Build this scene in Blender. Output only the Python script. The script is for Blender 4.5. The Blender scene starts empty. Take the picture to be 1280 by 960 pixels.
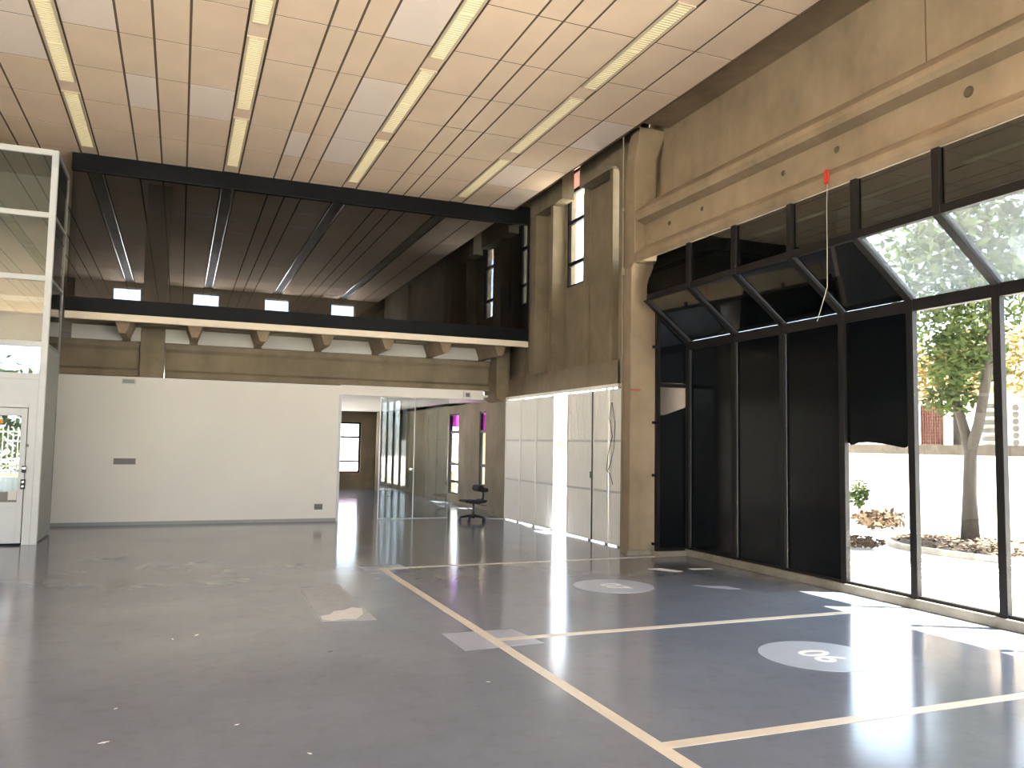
import bpy, bmesh, math, random
from mathutils import Vector, Matrix
random.seed(7)
C = bpy.context.scene.collection
sc = bpy.context.scene

# ------------------------------------------------------------------ colours
def lin(c):
    c = c / 255.0
    return c / 12.92 if c <= 0.04045 else ((c + 0.055) / 1.055) ** 2.4
def rgb(r, g, b): return (lin(r), lin(g), lin(b), 1.0)

# ------------------------------------------------------------------ materials
def base_mat(name):
    m = bpy.data.materials.new(name); m.use_nodes = True
    nt = m.node_tree
    return m, nt, nt.nodes['Principled BSDF']

def plain(name, col, rough=0.6, metal=0.0, spec=0.5, var=0.0, scale=6.0, bump=0.0):
    m, nt, p = base_mat(name)
    p.inputs['Base Color'].default_value = col
    p.inputs['Roughness'].default_value = rough
    p.inputs['Metallic'].default_value = metal
    p.inputs['Specular IOR Level'].default_value = spec
    if var > 0 or bump > 0:
        tc = nt.nodes.new('ShaderNodeTexCoord')
        nz = nt.nodes.new('ShaderNodeTexNoise')
        nz.inputs['Scale'].default_value = scale; nz.inputs['Detail'].default_value = 5
        nt.links.new(tc.outputs['Object'], nz.inputs['Vector'])
        if var > 0:
            r = nt.nodes.new('ShaderNodeValToRGB')
            r.color_ramp.elements[0].position = 0.3; r.color_ramp.elements[1].position = 0.7
            r.color_ramp.elements[0].color = tuple(c * (1 - var) for c in col[:3]) + (1,)
            r.color_ramp.elements[1].color = tuple(min(1, c * (1 + var)) for c in col[:3]) + (1,)
            nt.links.new(nz.outputs['Fac'], r.inputs['Fac'])
            nt.links.new(r.outputs['Color'], p.inputs['Base Color'])
        if bump > 0:
            b = nt.nodes.new('ShaderNodeBump'); b.inputs['Strength'].default_value = bump
            b.inputs['Distance'].default_value = 0.01
            nt.links.new(nz.outputs['Fac'], b.inputs['Height'])
            nt.links.new(b.outputs['Normal'], p.inputs['Normal'])
    return m

def concrete(name, col, stain=0.25, board=True):
    m, nt, p = base_mat(name)
    N, L = nt.nodes.new, nt.links.new
    tc = N('ShaderNodeTexCoord')
    big = N('ShaderNodeTexNoise'); big.inputs['Scale'].default_value = 1.3; big.inputs['Detail'].default_value = 6
    big.inputs['Roughness'].default_value = 0.62
    mp = N('ShaderNodeMapping'); mp.inputs['Scale'].default_value = (5, 5, 0.8)
    streak = N('ShaderNodeTexNoise'); streak.inputs['Scale'].default_value = 0.8; streak.inputs['Detail'].default_value = 4
    fine = N('ShaderNodeTexNoise'); fine.inputs['Scale'].default_value = 60; fine.inputs['Detail'].default_value = 3
    L(tc.outputs['Object'], big.inputs['Vector']); L(tc.outputs['Object'], mp.inputs['Vector'])
    L(mp.outputs['Vector'], streak.inputs['Vector']); L(tc.outputs['Object'], fine.inputs['Vector'])
    r1 = N('ShaderNodeValToRGB'); e = r1.color_ramp.elements
    e[0].position = 0.32; e[0].color = tuple(c * (1 - stain) for c in col[:3]) + (1,)
    e[1].position = 0.68; e[1].color = tuple(min(1, c * (1 + stain * 0.6)) for c in col[:3]) + (1,)
    L(big.outputs['Fac'], r1.inputs['Fac'])
    r2 = N('ShaderNodeValToRGB'); e = r2.color_ramp.elements
    e[0].position = 0.35; e[0].color = (0.80, 0.79, 0.76, 1); e[1].position = 0.62; e[1].color = (1, 1, 1, 1)
    L(streak.outputs['Fac'], r2.inputs['Fac'])
    mx = N('ShaderNodeMix'); mx.data_type = 'RGBA'; mx.blend_type = 'MULTIPLY'; mx.inputs['Factor'].default_value = 0.55
    L(r1.outputs['Color'], mx.inputs[6]); L(r2.outputs['Color'], mx.inputs[7])
    L(mx.outputs[2], p.inputs['Base Color'])
    p.inputs['Roughness'].default_value = 0.8; p.inputs['Specular IOR Level'].default_value = 0.25
    b = N('ShaderNodeBump'); b.inputs['Strength'].default_value = 0.25; b.inputs['Distance'].default_value = 0.0025
    L(fine.outputs['Fac'], b.inputs['Height']); L(b.outputs['Normal'], p.inputs['Normal'])
    return m

def glass(name, tint, f0=0.05, rough=0.0, dirt=0.0, dirtcol=(0.6, 0.6, 0.58, 1), boost=1.0):
    """thin architectural glass: straight-through tint plus a mirror term that grows at grazing angles"""
    m = bpy.data.materials.new(name); m.use_nodes = True
    nt = m.node_tree; nt.nodes.clear(); N, L = nt.nodes.new, nt.links.new
    out = N('ShaderNodeOutputMaterial'); tr = N('ShaderNodeBsdfTransparent'); gl = N('ShaderNodeBsdfGlossy')
    tr.inputs['Color'].default_value = tint
    gl.inputs['Roughness'].default_value = rough; gl.inputs['Color'].default_value = (1, 1, 1, 1)
    lw = N('ShaderNodeLayerWeight'); lw.inputs['Blend'].default_value = 0.5
    pw = N('ShaderNodeMath'); pw.operation = 'POWER'; pw.inputs[1].default_value = 4.5
    mu = N('ShaderNodeMath'); mu.operation = 'MULTIPLY_ADD'; mu.inputs[1].default_value = (1 - f0) * boost; mu.inputs[2].default_value = f0
    L(lw.outputs['Facing'], pw.inputs[0]); L(pw.outputs[0], mu.inputs[0])
    base = tr
    if dirt > 0:
        df = N('ShaderNodeBsdfTranslucent'); df.inputs['Color'].default_value = dirtcol
        d2 = N('ShaderNodeBsdfDiffuse'); d2.inputs['Color'].default_value = dirtcol
        ad = N('ShaderNodeMixShader'); ad.inputs[0].default_value = 0.5
        L(df.outputs[0], ad.inputs[1]); L(d2.outputs[0], ad.inputs[2])
        tc = N('ShaderNodeTexCoord'); mp = N('ShaderNodeMapping'); mp.inputs['Scale'].default_value = (2, 7, 2)
        mp.inputs['Rotation'].default_value = (0, 0, 0.5)
        nz = N('ShaderNodeTexNoise'); nz.inputs['Scale'].default_value = 1.6; nz.inputs['Detail'].default_value = 6
        L(tc.outputs['Object'], mp.inputs['Vector']); L(mp.outputs[0], nz.inputs['Vector'])
        ml = N('ShaderNodeMath'); ml.operation = 'MULTIPLY'; ml.inputs[1].default_value = dirt * 2
        L(nz.outputs['Fac'], ml.inputs[0])
        mm = N('ShaderNodeMixShader'); L(ml.outputs[0], mm.inputs[0]); L(tr.outputs[0], mm.inputs[1]); L(ad.outputs[0], mm.inputs[2])
        base = mm
    mx = N('ShaderNodeMixShader')
    L(mu.outputs[0], mx.inputs[0]); L(base.outputs[0], mx.inputs[1]); L(gl.outputs[0], mx.inputs[2])
    L(mx.outputs[0], out.inputs['Surface'])
    return m

def floor_mat():
    m, nt, p = base_mat('epoxy_floor'); N, L = nt.nodes.new, nt.links.new
    tc = N('ShaderNodeTexCoord')
    a = N('ShaderNodeTexNoise'); a.inputs['Scale'].default_value = 0.55; a.inputs['Detail'].default_value = 7; a.inputs['Roughness'].default_value = 0.6
    b = N('ShaderNodeTexNoise'); b.inputs['Scale'].default_value = 7; b.inputs['Detail'].default_value = 8; b.inputs['Roughness'].default_value = 0.7
    L(tc.outputs['Object'], a.inputs['Vector']); L(tc.outputs['Object'], b.inputs['Vector'])
    r = N('ShaderNodeValToRGB'); e = r.color_ramp.elements
    e[0].position = 0.3; e[0].color = rgb(119, 126, 140); e[1].position = 0.72; e[1].color = rgb(136, 143, 156)
    L(a.outputs['Fac'], r.inputs['Fac'])
    r2 = N('ShaderNodeValToRGB'); e = r2.color_ramp.elements
    e[0].position = 0.28; e[0].color = (0.82, 0.81, 0.80, 1); e[1].position = 0.5; e[1].color = (1, 1, 1, 1)
    L(b.outputs['Fac'], r2.inputs['Fac'])
    mx = N('ShaderNodeMix'); mx.data_type = 'RGBA'; mx.blend_type = 'MULTIPLY'; mx.inputs['Factor'].default_value = 0.7
    L(r.outputs['Color'], mx.inputs[6]); L(r2.outputs['Color'], mx.inputs[7]); L(mx.outputs[2], p.inputs['Base Color'])
    rr = N('ShaderNodeMapRange'); rr.inputs['To Min'].default_value = 0.07; rr.inputs['To Max'].default_value = 0.2
    L(a.outputs['Fac'], rr.inputs['Value']); L(rr.outputs[0], p.inputs['Roughness'])
    p.inputs['Specular IOR Level'].default_value = 0.5
    bp = N('ShaderNodeBump'); bp.inputs['Strength'].default_value = 0.03; bp.inputs['Distance'].default_value = 0.01
    L(b.outputs['Fac'], bp.inputs['Height']); L(bp.outputs['Normal'], p.inputs['Normal'])
    return m

M = {}
M['floor'] = floor_mat()
M['concrete'] = concrete('concrete', rgb(145, 127, 103), 0.24)
M['concrete_dark'] = concrete('concrete_dark', rgb(136, 123, 101), 0.24)
M['white_wall'] = plain('white_wall', rgb(232, 227, 217), 0.75, var=0.03, scale=0.7)
M['tile'] = plain('ceiling_tile_beige', rgb(224, 199, 173), 0.9, spec=0.1, var=0.05, scale=1.1)
M['tile_white'] = plain('ceiling_tile_white', rgb(230, 212, 198), 0.9, spec=0.1)
M['tile_gap'] = plain('ceiling_gap', rgb(104, 88, 72), 0.9, spec=0.1)
M['channel_dark'] = plain('dark_channel', rgb(34, 32, 30), 0.6, spec=0.2)
M['bright_trim'] = plain('bright_metal_trim', rgb(190, 186, 178), 0.25, metal=0.8)
M['black_steel'] = plain('black_painted_steel', rgb(15, 16, 18), 0.5, spec=0.15, var=0.1, scale=9)
M['brown_frame'] = plain('bronze_frame', rgb(29, 26, 24), 0.5, metal=0.0, spec=0.2, var=0.12, scale=7)
M['film'] = plain('black_film', rgb(9, 11, 13), 0.16, spec=0.32)
M['film_upper'] = plain('black_film_glossy', rgb(14, 14, 13), 0.09, spec=0.3)
M['clear'] = glass('clear_glass', (0.95, 0.97, 0.96, 1), 0.05)
M['dirty'] = glass('dusty_glass', (0.80, 0.84, 0.84, 1), 0.06, dirt=0.17, boost=0.8)
M['tinted'] = glass('smoked_glass', (0.47, 0.485, 0.52, 1), 0.03)
M['door_glass'] = glass('reflective_glass', (0.86, 0.9, 0.9, 1), 0.16)
M['box_glass'] = glass('enclosure_glass', (0.72, 0.76, 0.74, 1), 0.14)
M['partition_glass'] = glass('partition_glass', (0.82, 0.86, 0.85, 1), 0.07)
M['purple'] = glass('purple_glass', (0.62, 0.22, 0.78, 1), 0.05)
M['pinkglass'] = glass('pink_glass', (0.95, 0.74, 0.76, 1), 0.05)
M['frosted'] = plain('frosted_pink_panel', rgb(232, 214, 206), 0.6)
def translucent(name, col):
    m = bpy.data.materials.new(name); m.use_nodes = True
    nt = m.node_tree; nt.nodes.clear(); N, L = nt.nodes.new, nt.links.new
    out = N('ShaderNodeOutputMaterial'); d = N('ShaderNodeBsdfDiffuse'); t = N('ShaderNodeBsdfTranslucent'); mx = N('ShaderNodeMixShader')
    d.inputs[0].default_value = col; t.inputs[0].default_value = col; mx.inputs[0].default_value = 0.5
    L(d.outputs[0], mx.inputs[1]); L(t.outputs[0], mx.inputs[2]); L(mx.outputs[0], out.inputs[0]); return m
M['frosted'] = translucent('frosted_pink_pane', rgb(214, 190, 182))
M['alu'] = plain('white_aluminium', rgb(205, 207, 206), 0.4, var=0.02)
M['panel_white'] = plain('white_panel', rgb(205, 208, 208), 0.5)
M['panel_grey'] = plain('grey_panel', rgb(150, 152, 146), 0.45)
M['cream'] = plain('cream_paint', rgb(226, 212, 190), 0.6, var=0.03)
M['infill'] = plain('white_infill', rgb(206, 202, 192), 0.8)
M['shutter'] = plain('white_shutter', rgb(230, 226, 218), 0.55, var=0.03, scale=2)
M['rail_grey'] = plain('dull_white_rail', rgb(188, 184, 176), 0.55)
M['line'] = plain('cream_floor_paint', rgb(226, 216, 200), 0.35, var=0.06, scale=8)
M['disc'] = plain('pale_floor_paint', rgb(182, 190, 204), 0.3, var=0.04, scale=9)
M['digit'] = plain('white_floor_paint', rgb(248, 248, 246), 0.4)
M['patch'] = plain('floor_repair', rgb(178, 182, 188), 0.8, spec=0.2, var=0.08, scale=10)
M['patch_pale'] = plain('floor_repair_pale', rgb(170, 175, 190), 0.3, var=0.05, scale=10)
M['filler'] = plain('white_filler', rgb(226, 226, 226), 0.7, var=0.05, scale=12)
M['plastic_grey'] = plain('grey_plastic', rgb(120, 116, 110), 0.5)
M['plastic_white'] = plain('white_plastic', rgb(214, 210, 202), 0.5)
M['black_plastic'] = plain('black_plastic', rgb(18, 18, 20), 0.45)
M['black_fabric'] = plain('black_fabric', rgb(20, 20, 22), 0.85, bump=0.2, scale=200)
M['chrome'] = plain('chrome', rgb(190, 190, 190), 0.15, metal=1.0)
M['orange'] = plain('orange_sticker', rgb(240, 150, 40), 0.5)
M['red'] = plain('red_tag', rgb(190, 50, 40), 0.6)
M['red_paint'] = plain('red_paint_mark', rgb(150, 70, 55), 0.8)
M['cord'] = plain('pale_cord', rgb(170, 160, 145), 0.7)
M['cable'] = plain('dark_cable', rgb(40, 42, 40), 0.6)
M['yellow'] = plain('yellow_sign', rgb(226, 190, 70), 0.6)
M['curb'] = concrete('kerb_concrete', rgb(138, 130, 116), 0.45)
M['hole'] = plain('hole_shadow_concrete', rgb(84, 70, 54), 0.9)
# lamps: cream louvre with a weak emission set on the louvre itself
m, nt, p = base_mat('lamp_louvre')
p.inputs['Base Color'].default_value = rgb(232, 220, 186); p.inputs['Roughness'].default_value = 0.6
p.inputs['Emission Color'].default_value = rgb(255, 240, 200); p.inputs['Emission Strength'].default_value = 0.0025
M['louvre'] = m; LAMP = p
M['lamp_trim'] = plain('lamp_trim', rgb(206, 186, 158), 0.6)
# outdoors
M['ground'] = plain('pale_paving', rgb(222, 218, 212), 0.9, var=0.05, scale=0.8)
M['grass'] = plain('dry_grass', rgb(120, 130, 70), 0.9, var=0.3, scale=3)
M['garden_wall'] = plain('whitewash', rgb(236, 233, 226), 0.9, var=0.04, scale=2)
M['grime'] = plain('dark_moss_coping', rgb(70, 64, 56), 0.95, var=0.35, scale=9)
M['house_wall'] = plain('house_render', rgb(225, 222, 214), 0.9)
M['terracotta'] = plain('terracotta', rgb(104, 66, 54), 0.85, var=0.15, scale=5)
M['roof_tile'] = plain('tan_roof_tiles', rgb(186, 152, 118), 0.85, var=0.12, scale=5)
M['vent'] = plain('vent_shadow', rgb(96, 94, 92), 0.8)
M['bark'] = plain('bark', rgb(50, 44, 38), 0.95, var=0.35, scale=14, bump=0.8)
M['leaf_litter'] = plain('dry_leaves', rgb(78, 62, 46), 0.95, var=0.3, scale=20)
M['stone'] = plain('stone_kerb', rgb(176, 170, 160), 0.9, var=0.15, scale=6)
def leaf(name, c1, c2):
    m = bpy.data.materials.new(name); m.use_nodes = True
    nt = m.node_tree; nt.nodes.clear(); N, L = nt.nodes.new, nt.links.new
    out = N('ShaderNodeOutputMaterial'); d = N('ShaderNodeBsdfDiffuse'); t = N('ShaderNodeBsdfTranslucent'); mx = N('ShaderNodeMixShader')
    mx.inputs[0].default_value = 0.4
    tc = N('ShaderNodeTexCoord'); nz = N('ShaderNodeTexNoise'); nz.inputs['Scale'].default_value = 2.2; nz.inputs['Detail'].default_value = 8
    r = N('ShaderNodeValToRGB'); r.color_ramp.elements[0].position = 0.35; r.color_ramp.elements[1].position = 0.65
    r.color_ramp.elements[0].color = c1; r.color_ramp.elements[1].color = c2
    L(tc.outputs['Object'], nz.inputs['Vector']); L(nz.outputs['Fac'], r.inputs['Fac'])
    L(r.outputs[0], d.inputs[0]); L(r.outputs[0], t.inputs[0])
    L(d.outputs[0], mx.inputs[1]); L(t.outputs[0], mx.inputs[2]); L(mx.outputs[0], out.inputs[0])
    return m
M['leaf'] = leaf('green_leaves', rgb(48, 60, 38), rgb(86, 98, 58))
M['leaf_yellow'] = leaf('yellow_leaves', rgb(100, 90, 54), rgb(134, 116, 76))

# ------------------------------------------------------------------ geometry helper
class MB:
    def __init__(s): s.v = []; s.f = []; s.mi = []; s.m = 0
    def add(s, vs, fs):
        o = len(s.v); s.v += [tuple(v) for v in vs]
        for f in fs: s.f.append(tuple(i + o for i in f)); s.mi.append(s.m)
        return s
    def box(s, x0, x1, y0, y1, z0, z1):
        x0, x1 = min(x0, x1), max(x0, x1); y0, y1 = min(y0, y1), max(y0, y1); z0, z1 = min(z0, z1), max(z0, z1)
        return s.add([(x0, y0, z0), (x1, y0, z0), (x1, y1, z0), (x0, y1, z0), (x0, y0, z1), (x1, y0, z1), (x1, y1, z1), (x0, y1, z1)],
              [(0, 3, 2, 1), (4, 5, 6, 7), (0, 1, 5, 4), (1, 2, 6, 5), (2, 3, 7, 6), (3, 0, 4, 7)])
    def prism(s, prof, axis, a, b):
        """profile extruded along an axis; axis 'y' takes (x,z), 'x' takes (y,z), 'z' takes (x,y)"""
        n = len(prof)
        def P(q, t): return {'y': (q[0], t, q[1]), 'x': (t, q[0], q[1]), 'z': (q[0], q[1], t)}[axis]
        vs = [P(q, a) for q in prof] + [P(q, b) for q in prof]
        fs = [tuple(range(n))[::-1], tuple(range(n, 2 * n))] + [(i, (i + 1) % n, n + (i + 1) % n, n + i) for i in range(n)]
        return s.add(vs, fs)
    def cyl(s, p0, p1, r0, r1=None, n=12):
        r1 = r0 if r1 is None else r1
        p0, p1 = Vector(p0), Vector(p1); d = (p1 - p0).normalized()
        u = d.orthogonal().normalized(); w = d.cross(u)
        vs = []
        for p, r in ((p0, r0), (p1, r1)):
            for i in range(n):
                a = 2 * math.pi * i / n; vs.append(p + (u * math.cos(a) + w * math.sin(a)) * r)
        return s.add(vs, [tuple(range(n))[::-1], tuple(range(n, 2 * n))] + [(i, (i + 1) % n, n + (i + 1) % n, n + i) for i in range(n)])
    def tube(s, pts, rs, n=8):
        pts = [Vector(p) for p in pts]
        if not hasattr(rs, '__len__'): rs = [rs] * len(pts)
        vs = []; u = None
        for k, p in enumerate(pts):
            d = (pts[min(k + 1, len(pts) - 1)] - pts[max(k - 1, 0)]).normalized()
            u = d.orthogonal().normalized() if u is None else (u - d * u.dot(d)).normalized()
            w = d.cross(u)
            for i in range(n):
                a = 2 * math.pi * i / n; vs.append(p + (u * math.cos(a) + w * math.sin(a)) * rs[k])
        fs = [tuple(range(n))[::-1], tuple(range((len(pts) - 1) * n, len(pts) * n))]
        for k in range(len(pts) - 1):
            fs += [(k * n + i, k * n + (i + 1) % n, (k + 1) * n + (i + 1) % n, (k + 1) * n + i) for i in range(n)]
        return s.add(vs, fs)
    def build(s, name, mats, parent=None, bevel=0.0, smooth=False, origin=None):
        if not isinstance(mats, (list, tuple)): mats = [mats]
        me = bpy.data.meshes.new(name)
        if parent is not None: off = Vector(parent['_w'])
        elif origin is not None: off = Vector(origin)
        else:
            xs = [v[0] for v in s.v]; ys = [v[1] for v in s.v]; zs = [v[2] for v in s.v]
            off = Vector(((min(xs) + max(xs)) / 2, (min(ys) + max(ys)) / 2, min(zs)))
        me.from_pydata([tuple(Vector(v) - off) for v in s.v], [], s.f)
        for m_ in mats: me.materials.append(m_)
        if len(mats) > 1: me.polygons.foreach_set('material_index', s.mi)
        if smooth: me.polygons.foreach_set('use_smooth', [True] * len(me.polygons))
        bm = bmesh.new(); bm.from_mesh(me); bmesh.ops.recalc_face_normals(bm, faces=bm.faces); bm.to_mesh(me); bm.free()
        o = bpy.data.objects.new(name, me); C.objects.link(o)
        if parent is not None: o.parent = parent
        else: o.location = off
        o['_w'] = tuple(off)
        if bevel > 0:
            b = o.modifiers.new('bevel', 'BEVEL'); b.width = bevel; b.segments = 2; b.limit_method = 'ANGLE'
        return o

def empty(name, loc):
    o = bpy.data.objects.new(name, None); o.empty_display_size = 0.1; C.objects.link(o); o.location = loc; o['_w'] = tuple(loc); return o
def tag(o, label, cat, group=None):
    o['label'] = label; o['category'] = cat
    if group: o['group'] = group
    return o
def thing(name, loc, label, cat, group=None): return tag(empty(name, loc), label, cat, group)
def struct(o): o['kind'] = 'structure'; return o
def B(*a): return MB().box(*a)

# ------------------------------------------------------------------ key dimensions (metres)
ZC = 6.41                 # suspended ceiling
YM = 15.40                # mezzanine front
YW = 16.75                # white partition
XS = 6.55                 # far right wall (sliding doors)
XU = 6.80                 # upper concrete wall over the glazing
XL, YR = -9.0, -9.0       # left and rear walls, behind the camera
YF = 28.0                 # far end of the building

# ------------------------------------------------------------------ floor
fl = struct(B(XL, 7.12, YR, 11.2, -0.15, 0).box(XL, 6.9, 11.2, YF, -0.15, 0).box(6.9, 7.1, 17.6, YF, -0.15, 0).build('floor', M['floor'], origin=(0, 0, 0)))
def on_floor(name, mb, mat): return mb.build(name, mat, fl)
T = 0.0025
def strip(pts, z=T):
    n = len(pts); return MB().prism(pts, 'z', 0.0, z)
lw = 0.088
def line(x0, y0, x1, y1, w=lw):
    d = Vector((x1 - x0, y1 - y0)).normalized(); nrm = Vector((-d.y, d.x)) * w / 2
    return strip([(x0 + nrm.x, y0 + nrm.y), (x0 - nrm.x, y0 - nrm.y), (x1 - nrm.x, y1 - nrm.y), (x1 + nrm.x, y1 + nrm.y)])
on_floor('bay_line', line(2.45, 10.42, 2.45, -1.0), M['line'])
for y0, y1 in ((10.38, 10.45), (6.39, 6.385), (3.885, 3.87), (1.4, 1.4)):
    on_floor('bay_line', line(2.494, y0, 6.95, y1, 0.085 if y0 > 7 else 0.092), M['line'])
def disc(cx, cy, r, z):
    return MB().prism([(cx + r * math.cos(2 * math.pi * i / 48), cy + r * math.sin(2 * math.pi * i / 48)) for i in range(48)], 'z', 0, z)
def text_mesh(name, body, size, mat, parent, mat4, extrude=0.001):
    cu = bpy.data.curves.new(name, 'FONT'); cu.body = body; cu.size = size; cu.align_x = 'CENTER'; cu.align_y = 'CENTER'; cu.extrude = extrude
    cu.offset = size * 0.016
    tmp = bpy.data.objects.new('tmp', cu); C.objects.link(tmp)
    dg = bpy.context.evaluated_depsgraph_get(); dg.update()
    me = bpy.data.meshes.new_from_object(tmp.evaluated_get(dg)); bpy.data.objects.remove(tmp)
    me.transform(Matrix.Translation(-Vector(parent['_w'])) @ mat4); me.materials.clear(); me.materials.append(mat)
    o = bpy.data.objects.new(name, me); C.objects.link(o); o.parent = parent; o['_w'] = parent['_w']; return o
for body, cx, cy in (('07', 4.68, 8.40), ('06', 4.69, 5.14)):
    d = on_floor('bay_number_disc', disc(cx, cy, 0.46, T), M['disc'])
    rot = Matrix(((0, 1, 0), (-1, 0, 0), (0, 0, 1))).to_4x4()      # reads from the aisle: right = -y, up = +x
    text_mesh('bay_number', body, 0.36, M['digit'], d, Matrix.Translation((cx - 0.01, cy - 0.02, T + 0.0012)) @ rot)
on_floor('repair_patch', strip([(1.29, 9.27), (1.73, 9.35), (1.72, 7.43), (1.24, 7.51)], 0.002), M['patch'])
blob = [(1.26, 7.58), (1.35, 7.50), (1.45, 7.56), (1.55, 7.52), (1.66, 7.72), (1.70, 7.98), (1.62, 8.05), (1.52, 7.94), (1.42, 7.92), (1.36, 7.78), (1.27, 7.74)]
on_floor('filler_stain', strip(blob, 0.003), M['filler'])
on_floor('repair_patch', strip([(2.11, 6.74), (2.75, 6.72), (2.81, 6.17), (2.12, 6.13)], 0.0015), M['patch_pale'])
on_floor('repair_patch', strip([(2.2, 10.62), (2.75, 10.66), (2.78, 10.28), (2.22, 10.24)], 0.0015), M['patch_pale'])
on_floor('scuff_mark', strip([(5.75, 9.42), (5.95, 9.44), (6.1, 9.12), (5.98, 9.1)], 0.002), M['filler'])
on_floor('scuff_mark', strip([(6.3, 9.3), (6.62, 9.24), (6.6, 9.16), (6.3, 9.2)], 0.002), M['filler'])
on_floor('scuff_mark', strip([(5.6, 8.2), (5.72, 8.1), (5.95, 8.0), (6.0, 7.8), (5.86, 7.84), (5.7, 7.98)], 0.002), M['patch_pale'])
for i, (x, y, r) in enumerate(((.02, 7.21, .02), (.2, 7.3, .028), (-.28, 5.49, .014), (.37, 4.97, .016), (1.14, 6.44, .018), (.69, 4.4, .018), (-.3, 4.91, .03), (3.55, 9.9, .03), (4.1, 9.7, .03), (2.0, 5.3, .015))):
    a = random.random() * 6
    on_floor('paint_fleck', strip([(x + r * math.cos(a), y + r * math.sin(a)), (x + r * .3 * math.cos(a + 1.8), y + r * .4 * math.sin(a + 1.8)), (x - r * math.cos(a), y - r * .8 * math.sin(a)), (x + r * .4 * math.cos(a - 1.7), y + r * .3 * math.sin(a - 1.7))], 0.002), M['filler'] if i not in (4, 7, 8) else M['black_plastic'])

# ------------------------------------------------------------------ suspended ceiling (tiles are pattern: one mesh)
xe = []      # (x0, x1, kind)
starts = [-10.14, -8.01, -5.88 - 0.13 + 0.13, -3.88, -1.75, 0.53, 2.66, 4.80]
chans = [-8.14, -6.01, -3.88, -1.75, 0.53, 2.66, 4.80]
cells = []
for k, c in enumerate(chans):
    cells.append((c, c + 0.265, 'c'))
    x = c + 0.265
    nxt = chans[k + 1] if k + 1 < len(chans) else None
    if nxt is None: ed = [x, 5.63, 6.19]
    elif abs((nxt - c) - 2.28) < 0.02: ed = [x, x + .605, x + 1.0, x + 1.405, nxt]
    else: ed = [x, x + .612, x + .93, x + 1.25, nxt]
    for a, b in zip(ed[:-1], ed[1:]): cells.append((a, b, 't'))
cells.append((XL, -8.14, 't'))
PITCH = 1.1775
rows = [8.18 + PITCH * k for k in range(-15, 18)]
rows = [r for r in rows if r < YF - 0.2] + [YF - 0.05]
white = {(-2.36, 10.55), (-2.36, 9.37), (-1.485, 9.37), (-0.88, 11.72), (-0.08, 11.72), (1.407, 12.89), (2.045, 12.89), (2.045, 11.72), (2.045, 10.55), (2.045, 8.18), (5.63, 10.55), (5.065, 12.89), (5.63, 14.07)}
mb = MB(); g = 0.009
mb.m = 1; mb.box(XL, 6.2, YR, YF, ZC + 0.03, ZC + 0.06)
for (a, b, k) in cells:
    mb.m = 1; mb.box(a, b, YR, YF, ZC + (0.016 if k == 'c' else 0.0035), ZC + 0.032)
    if k == 'c':
        mb.m = 0; mb.box(a + 0.014, b - 0.014, YR, YM, ZC + 0.009, ZC + 0.016)
        mb.m = 3; mb.box(a + 0.03, b - 0.03, YM, YF, ZC + 0.01, ZC + 0.018)
        mb.m = 4
        for xx in (a + 0.012, b - 0.03): mb.box(xx, xx + 0.018, YM + 0.2, YF, ZC - 0.004, ZC + 0.035)
    else:
        for r0, r1 in zip(rows[:-1], rows[1:]):
            segs = [(r0, r1)]
            for q0, q1 in segs:
                mb.m = 2 if any(abs(a - wx) < 0.12 and abs(r0 - wy) < 0.12 for wx, wy in white) else 0
                mb.box(a + 0.015, b - 0.015, q0 + .010, q1 - .010, ZC, ZC + 0.005)
struct(mb.build('ceiling', [M['tile'], M['tile_gap'], M['tile_white'], M['channel_dark'], M['bright_trim']], origin=(0, 0, ZC)))
# edge angle along the right side
struct(B(6.19, 6.21, YR, YM, ZC - 0.005, ZC + 0.06).build('trim_1', M['tile_gap']))

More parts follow.
